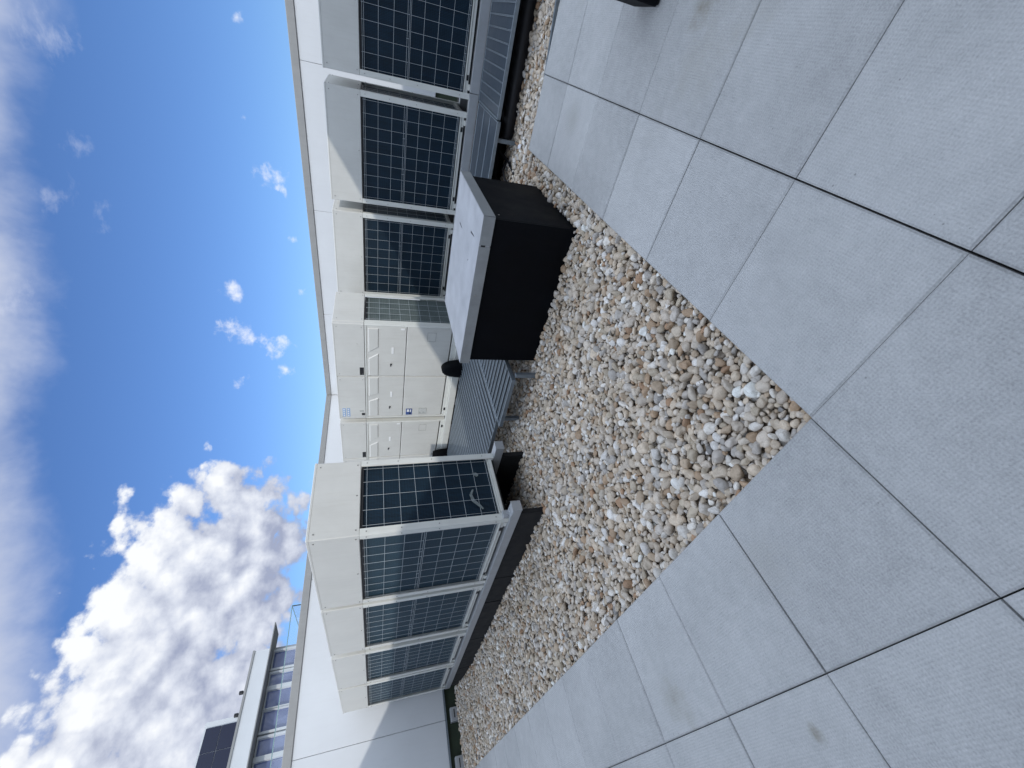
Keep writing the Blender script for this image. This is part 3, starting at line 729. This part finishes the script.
q = MB(); q.box(.5, 4.99, 11.96, 12.06, 2.0, 2.199, 0); q.build('base_channel', M['galv'], r, lo)
q = MB(); q.box(.4, 7, 9.23, 14, 1.8, 1.99, 0); tag(q.build('neighbour_roof', M['deck']), kind='structure')

# ------------------------------------------------------------------ far building
A10 = R(10)
r = thing('office_building', (7.4, 20.1, -16), 'white office building with a window band and overhanging canopy beyond the left wall', 'building'); lo = (0, 0, 0)
r.rotation_euler = (0, 0, math.pi + A10)      # local +x runs left along the facade, local +y towards the viewer
zz = 16
def fb(mb, s0, s1, o0, o1, z0, z1, m=0, bev=0): mb.box(s0, s1, o0, o1, z0 + zz, z1 + zz, m, bev)
q = MB(); fb(q, .55, 14, -8, -.14, -16, 5.30); fb(q, .62, 14, -8, .0, 5.36, 5.90); fb(q, .55, 14, -8, .02, -16, 3.2); q.build('wall', M['far_wall'], r)
q = MB(); fb(q, .60, 14, -.30, .03, 5.90, 5.97); q.build('parapet_coping', M['far_grey'], r)
q = MB(); fb(q, -.10, 14, -.35, .55, 5.245, 5.285, 0, .006); q.build('canopy', M['far_grey'], r)
wins = [(.80, 1.42), (1.60, 2.02), (2.16, 2.74), (2.80, 3.42), (3.62, 4.10), (4.24, 4.85), (5.0, 5.6), (5.8, 6.4), (6.6, 7.2)]
for (a, b) in wins:
    q = MB(); fb(q, a - .07, a, -.139, .06, 3.4, 5.235); fb(q, b, b + .07, -.139, .06, 3.4, 5.235); fb(q, a, b, -.139, .02, 5.19, 5.23); fb(q, a, b, -.139, .01, 4.22, 4.27)
    fr = q.build('window', M['far_wall'], r)
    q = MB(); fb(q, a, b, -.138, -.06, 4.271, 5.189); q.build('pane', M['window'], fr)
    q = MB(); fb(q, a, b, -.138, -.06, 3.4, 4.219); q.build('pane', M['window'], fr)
q = MB(); fb(q, 2.60, 9, -7.5, -.32, 5.88, 7.02); q.build('plant_room', M['far_wall'], r)
for i in range(6):
    for j in range(2):
        q = MB(); a = 2.80 + i * .72; fb(q, a, a + .70, -.318, -.29, 6.04 + j * .47, 6.49 + j * .47); q.build('dark_panel', M['solar'], r)
for (s, o, z) in ((1.95, -.1, 5.97), (2.58, -.25, 6.0), (2.63, -.6, 6.5)):
    q = MB(); fb(q, s, s + .10, o, o + .1, z + .03, z + .16, 0, .01); fb(q, s + .03, s + .07, o + .03, o + .07, z, z + .05); q.build('floodlight', M['dark'], r)

# ------------------------------------------------------------------ buildings behind the viewer that shade the terrace
r = thing('pale_building', (-9, -6, -16), 'pale flat-roofed L-shaped building behind the viewer shading the terrace', 'building'); lo = r.location
TOPH, EX, EY = 4.45, -3.18, -2.93
q = MB(); q.prism([(-14, -12), (4.2, -12), (4.2, EY - .01), (EX - .01, EY - .01), (EX - .01, 20), (-14, 20)], -16, TOPH - .15, 'z'); q.build('wall', M['near_building'], r, lo)
q = MB(); q.prism([(-14.1, -12.1), (4.2, -12.1), (4.2, EY), (EX, EY), (EX, 20.1), (-14.1, 20.1)], TOPH - .148, TOPH, 'z'); q.build('coping', M['coping'], r, lo)
for k in range(4):
    q = MB(); q.box(EX - .012, EX + .015, -.8 + k * 2.9, .8 + k * 2.9, .1, 2.4); q.build('window', M['window'], r, lo)

# ------------------------------------------------------------------ sun and sky
sunv = Vector((-1.546, -1.704, 1.0)).normalized()
EL = math.asin(sunv.z); AZ = math.atan2(sunv.x, sunv.y)
ld = bpy.data.lights.new('sun', 'SUN'); ld.energy = 2.05; ld.angle = R(.45); ld.color = (1, .965, .91)
lo_ = bpy.data.objects.new('sun', ld); COL.objects.link(lo_); lo_.rotation_euler = sunv.to_track_quat('Z', 'Y').to_euler()

w = bpy.data.worlds.new('World'); S.world = w; w.use_nodes = True; nt = w.node_tree
bg = nt.nodes['Background']; bg.inputs['Strength'].default_value = .15
sky = N(nt, 'ShaderNodeTexSky', sky_type='NISHITA'); sky.sun_disc = False; sky.sun_elevation = EL; sky.sun_rotation = AZ
sky.air_density = 1.0; sky.dust_density = .6; sky.ozone_density = 1.6
CUM = [[0.5037, 0.829, 0.2431, 0.0806], [0.4559, 0.8432, 0.2849, 0.0837], [0.4108, 0.8453, 0.3417, 0.0688], [0.3666, 0.8847, 0.2879, 0.0935], [0.3939, 0.8872, 0.2402, 0.0748], [0.328, 0.8811, 0.3406, 0.0785], [0.2708, 0.9171, 0.2924, 0.0992], [0.2802, 0.9238, 0.2609, 0.059], [0.279, 0.8878, 0.3661, 0.0594], [0.2463, 0.887, 0.3906, 0.0681], [0.2146, 0.9195, 0.3292, 0.0769], [0.1983, 0.8957, 0.3979, 0.0521], [0.1822, 0.944, 0.2752, 0.0782], [0.5337, 0.8005, 0.2726, 0.0389], [0.5549, 0.7969, 0.2387, 0.0461], [0.5439, 0.7727, 0.3273, 0.0235], [0.3829, 0.8444, 0.3747, 0.0359], [0.4556, 0.8659, 0.2063, 0.0447], [0.1906, 0.8773, 0.4405, 0.0433]]
SML = [[0.7877, 0.5565, 0.2643, 0.0374], [0.8315, 0.4862, 0.2687, 0.0236], [0.7848, 0.5872, 0.1984, 0.0318], [0.9362, 0.2958, 0.1897, 0.0265], [0.9023, 0.3931, 0.1768, 0.017], [0.9542, 0.2038, 0.219, 0.016], [0.9756, 0.058, 0.2117, 0.0166], [0.7283, 0.6335, 0.2611, 0.0302], [0.7509, 0.6388, 0.1679, 0.0245], [0.8586, 0.4916, 0.1453, 0.0182], [0.9315, 0.3153, 0.1814, 0.0179]]
WSP = [[0.8171, 0.3355, 0.4687, 0.0292], [0.8861, 0.1268, 0.4459, 0.0464], [0.5944, 0.6496, 0.4741, 0.0497], [0.6575, 0.5719, 0.4906, 0.0418], [0.8594, 0.2689, 0.4349, 0.0185], [0.8283, 0.3581, 0.431, 0.0198], [0.7159, 0.4591, 0.5261, 0.0385], [0.5469, 0.696, 0.4653, 0.031]]
BAND = (-.38946, -.33161, .85927)
# node group: cloud density for a direction
gp = bpy.data.node_groups.new('cloud_field', 'ShaderNodeTree')
gp.interface.new_socket('Dir', in_out='INPUT', socket_type='NodeSocketVector')
for o_ in ('Cumulus', 'Thin', 'Wisp', 'Bank'): gp.interface.new_socket(o_, in_out='OUTPUT', socket_type='NodeSocketFloat')
gi = gp.nodes.new('NodeGroupInput'); gout = gp.nodes.new('NodeGroupOutput'); dr = gi.outputs['Dir']
def noise(nt_, vec, scale, det, rough, dist=0, sz=(1, 1, 1)):
    mp_ = N(nt_, 'ShaderNodeMapping'); mp_.inputs['Scale'].default_value = sz; L(nt_, vec, mp_.inputs[0])
    n_ = N(nt_, 'ShaderNodeTexNoise', Scale=scale, Detail=det, Roughness=rough, Distortion=dist); L(nt_, mp_.outputs[0], n_.inputs['Vector']); return n_
wn = noise(gp, dr, 9, 4, .55)
ws = N(gp, 'ShaderNodeVectorMath', operation='MULTIPLY_ADD'); L(gp, wn.outputs['Color'], ws.inputs[0]); ws.inputs[1].default_value = (.07, .07, .07); ws.inputs[2].default_value = (-.035, -.035, -.035)
wd = N(gp, 'ShaderNodeVectorMath', operation='ADD'); L(gp, dr, wd.inputs[0]); L(gp, ws.outputs[0], wd.inputs[1])
def blobs(lst, vec, grow=1.0):
    acc = None
    for (x, y, z, rr) in lst:
        v = N(gp, 'ShaderNodeVectorMath', operation='DISTANCE'); L(gp, vec, v.inputs[0]); v.inputs[1].default_value = (x, y, z)
        f_ = mathn(gp, 'MULTIPLY_ADD', v.outputs['Value'], -1 / (rr * grow), 1.0)
        acc = f_ if acc is None else mathn(gp, 'SMOOTH_MAX', acc, f_, .25)
    return acc
fb1 = noise(gp, dr, 13, 7, .58, .1, (1, 1, 1.25)); fb2 = noise(gp, dr, 34, 5, .6, .1, (1, 1, 1.3))
def puff(scale):
    vn = N(gp, 'ShaderNodeTexVoronoi', feature='F1', Scale=scale); L(gp, wd.outputs[0], vn.inputs['Vector']); return vn.outputs['Distance']
pf = mathn(gp, 'ADD', mathn(gp, 'MULTIPLY_ADD', puff(15), -.85, .42), mathn(gp, 'MULTIPLY_ADD', puff(34), -.5, .24))
cb = blobs(CUM, wd.outputs[0], 1.64)
cu = mathn(gp, 'ADD', mathn(gp, 'ADD', cb, pf), mathn(gp, 'ADD', mathn(gp, 'MULTIPLY_ADD', fb1.outputs['Fac'], 1.15, -.58), mathn(gp, 'MULTIPLY_ADD', fb2.outputs['Fac'], .85, -.43)))
L(gp, cu, gout.inputs['Cumulus'])
tb = blobs(SML[:4], wd.outputs[0], 1.35); tb2 = blobs(SML[4:], wd.outputs[0], .95); tb = mathn(gp, 'MAXIMUM', tb, tb2)
th = mathn(gp, 'ADD', tb, mathn(gp, 'ADD', mathn(gp, 'MULTIPLY_ADD', fb1.outputs['Fac'], 1.5, -.95), mathn(gp, 'MULTIPLY_ADD', fb2.outputs['Fac'], 2.2, -1.2)))
L(gp, th, gout.inputs['Thin'])
fb3 = noise(gp, dr, 20, 6, .66, .15, (1, 1, 2.2))
wb = blobs(WSP[:2] + WSP[4:7], wd.outputs[0], 1.7)
L(gp, mathn(gp, 'ADD', wb, mathn(gp, 'MULTIPLY_ADD', fb3.outputs['Fac'], 3.2, -2.0)), gout.inputs['Wisp'])
dt = N(gp, 'ShaderNodeVectorMath', operation='DOT_PRODUCT'); L(gp, dr, dt.inputs[0]); dt.inputs[1].default_value = BAND
bn = noise(gp, dr, 5.5, 5, .56, .3); bn2 = noise(gp, dr, 16, 5, .6, .2)
bk = mathn(gp, 'ADD', mathn(gp, 'MULTIPLY_ADD', dt.outputs['Value'], 15, -.32), mathn(gp, 'ADD', mathn(gp, 'MULTIPLY_ADD', bn.outputs['Fac'], 2.0, -1.0), mathn(gp, 'MULTIPLY_ADD', bn2.outputs['Fac'], .8, -.4)))
L(gp, bk, gout.inputs['Bank'])
tcw = N(nt, 'ShaderNodeTexCoord'); dv = tcw.outputs['Generated']
def field(off):
    n_ = N(nt, 'ShaderNodeGroup'); n_.node_tree = gp
    if off:
        a_ = N(nt, 'ShaderNodeVectorMath', operation='ADD'); L(nt, dv, a_.inputs[0]); a_.inputs[1].default_value = off; L(nt, a_.outputs[0], n_.inputs[0])
    else: L(nt, dv, n_.inputs[0])
    return n_
f0 = field(None); f1 = field((-.012, -.004, .03)); f2 = field((-.03, -.01, .085))
def sstep(x, a, b):
    n_ = N(nt, 'ShaderNodeMapRange', interpolation_type='SMOOTHSTEP'); L(nt, x, n_.inputs[0]); n_.inputs[1].default_value = a; n_.inputs[2].default_value = b; return n_.outputs[0]
CL = 7.4     # cloud radiance in the sky texture's units
gm = N(nt, 'ShaderNodeGamma', Gamma=.93); L(nt, sky.outputs[0], gm.inputs[0])
hs = N(nt, 'ShaderNodeMixRGB', blend_type='MULTIPLY'); hs.inputs[0].default_value = 1; L(nt, gm.outputs[0], hs.inputs[1]); hs.inputs[2].default_value = (.55, .77, 1.17, 1)
def over(base, col, fac):
    m_ = N(nt, 'ShaderNodeMixRGB'); L(nt, fac, m_.inputs[0]); L(nt, base, m_.inputs[1])
    if isinstance(col, tuple): m_.inputs[2].default_value = (*col, 1)
    else: L(nt, col, m_.inputs[2])
    return m_.outputs[0]
# grey-white bank high up, its unseen overhead part brightened to fill the shade
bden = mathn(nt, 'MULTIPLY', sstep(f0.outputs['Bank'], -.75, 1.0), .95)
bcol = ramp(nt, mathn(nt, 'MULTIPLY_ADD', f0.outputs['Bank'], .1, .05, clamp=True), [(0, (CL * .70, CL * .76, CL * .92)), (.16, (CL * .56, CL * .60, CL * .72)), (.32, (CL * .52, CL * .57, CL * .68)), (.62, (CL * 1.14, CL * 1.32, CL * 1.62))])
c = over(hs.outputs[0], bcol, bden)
wden = mathn(nt, 'MULTIPLY', sstep(f0.outputs['Wisp'], .1, 1.3), .32)
c = over(c, (CL * .78, CL * .82, CL * .95), wden)
tden = mathn(nt, 'MULTIPLY', sstep(f0.outputs['Thin'], .05, .95), .85)
c = over(c, (CL * .92, CL * .95, CL * 1.03), tden)
cden = mathn(nt, 'MULTIPLY', sstep(f0.outputs['Cumulus'], -.02, .36), .985)
diff = mathn(nt, 'SUBTRACT', f0.outputs['Cumulus'], f1.outputs['Cumulus'])
diff2 = mathn(nt, 'SUBTRACT', f0.outputs['Cumulus'], f2.outputs['Cumulus'])
lit = mathn(nt, 'ADD', mathn(nt, 'MULTIPLY', diff, .40), mathn(nt, 'MULTIPLY_ADD', diff2, .34, .37), clamp=True)
ccol = ramp(nt, lit, [(0.0, (CL * .36, CL * .40, CL * .54)), (.5, (CL * .70, CL * .74, CL * .84)), (.85, (CL * .95, CL * .97, CL * 1.0))])
c = over(c, ccol, cden)
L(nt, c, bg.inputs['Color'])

# ------------------------------------------------------------------ camera
cd = bpy.data.cameras.new('camera'); cam = bpy.data.objects.new('camera', cd); COL.objects.link(cam)
RM = ((.66324257, -.24046313, .70872194), (-.74839842, -.2092798, .62936617), (-.00301817, -.94782881, -.31876549))   # right, down, forward of the upright view
cam.matrix_world = Matrix(((RM[0][1], RM[0][0], -RM[0][2], 0), (RM[1][1], RM[1][0], -RM[1][2], 0), (RM[2][1], RM[2][0], -RM[2][2], 1.42), (0, 0, 0, 1)))
cd.sensor_fit = 'HORIZONTAL'; cd.sensor_width = 36; cd.lens = 407.4227 / 1024 * 36
cd.clip_start = .03; cd.clip_end = 8000
S.camera = cam
S.render.resolution_x, S.render.resolution_y = 1024, 768
S.view_settings.view_transform = 'Standard'; S.view_settings.look = 'None'; S.view_settings.exposure = -.08; S.view_settings.gamma = 1
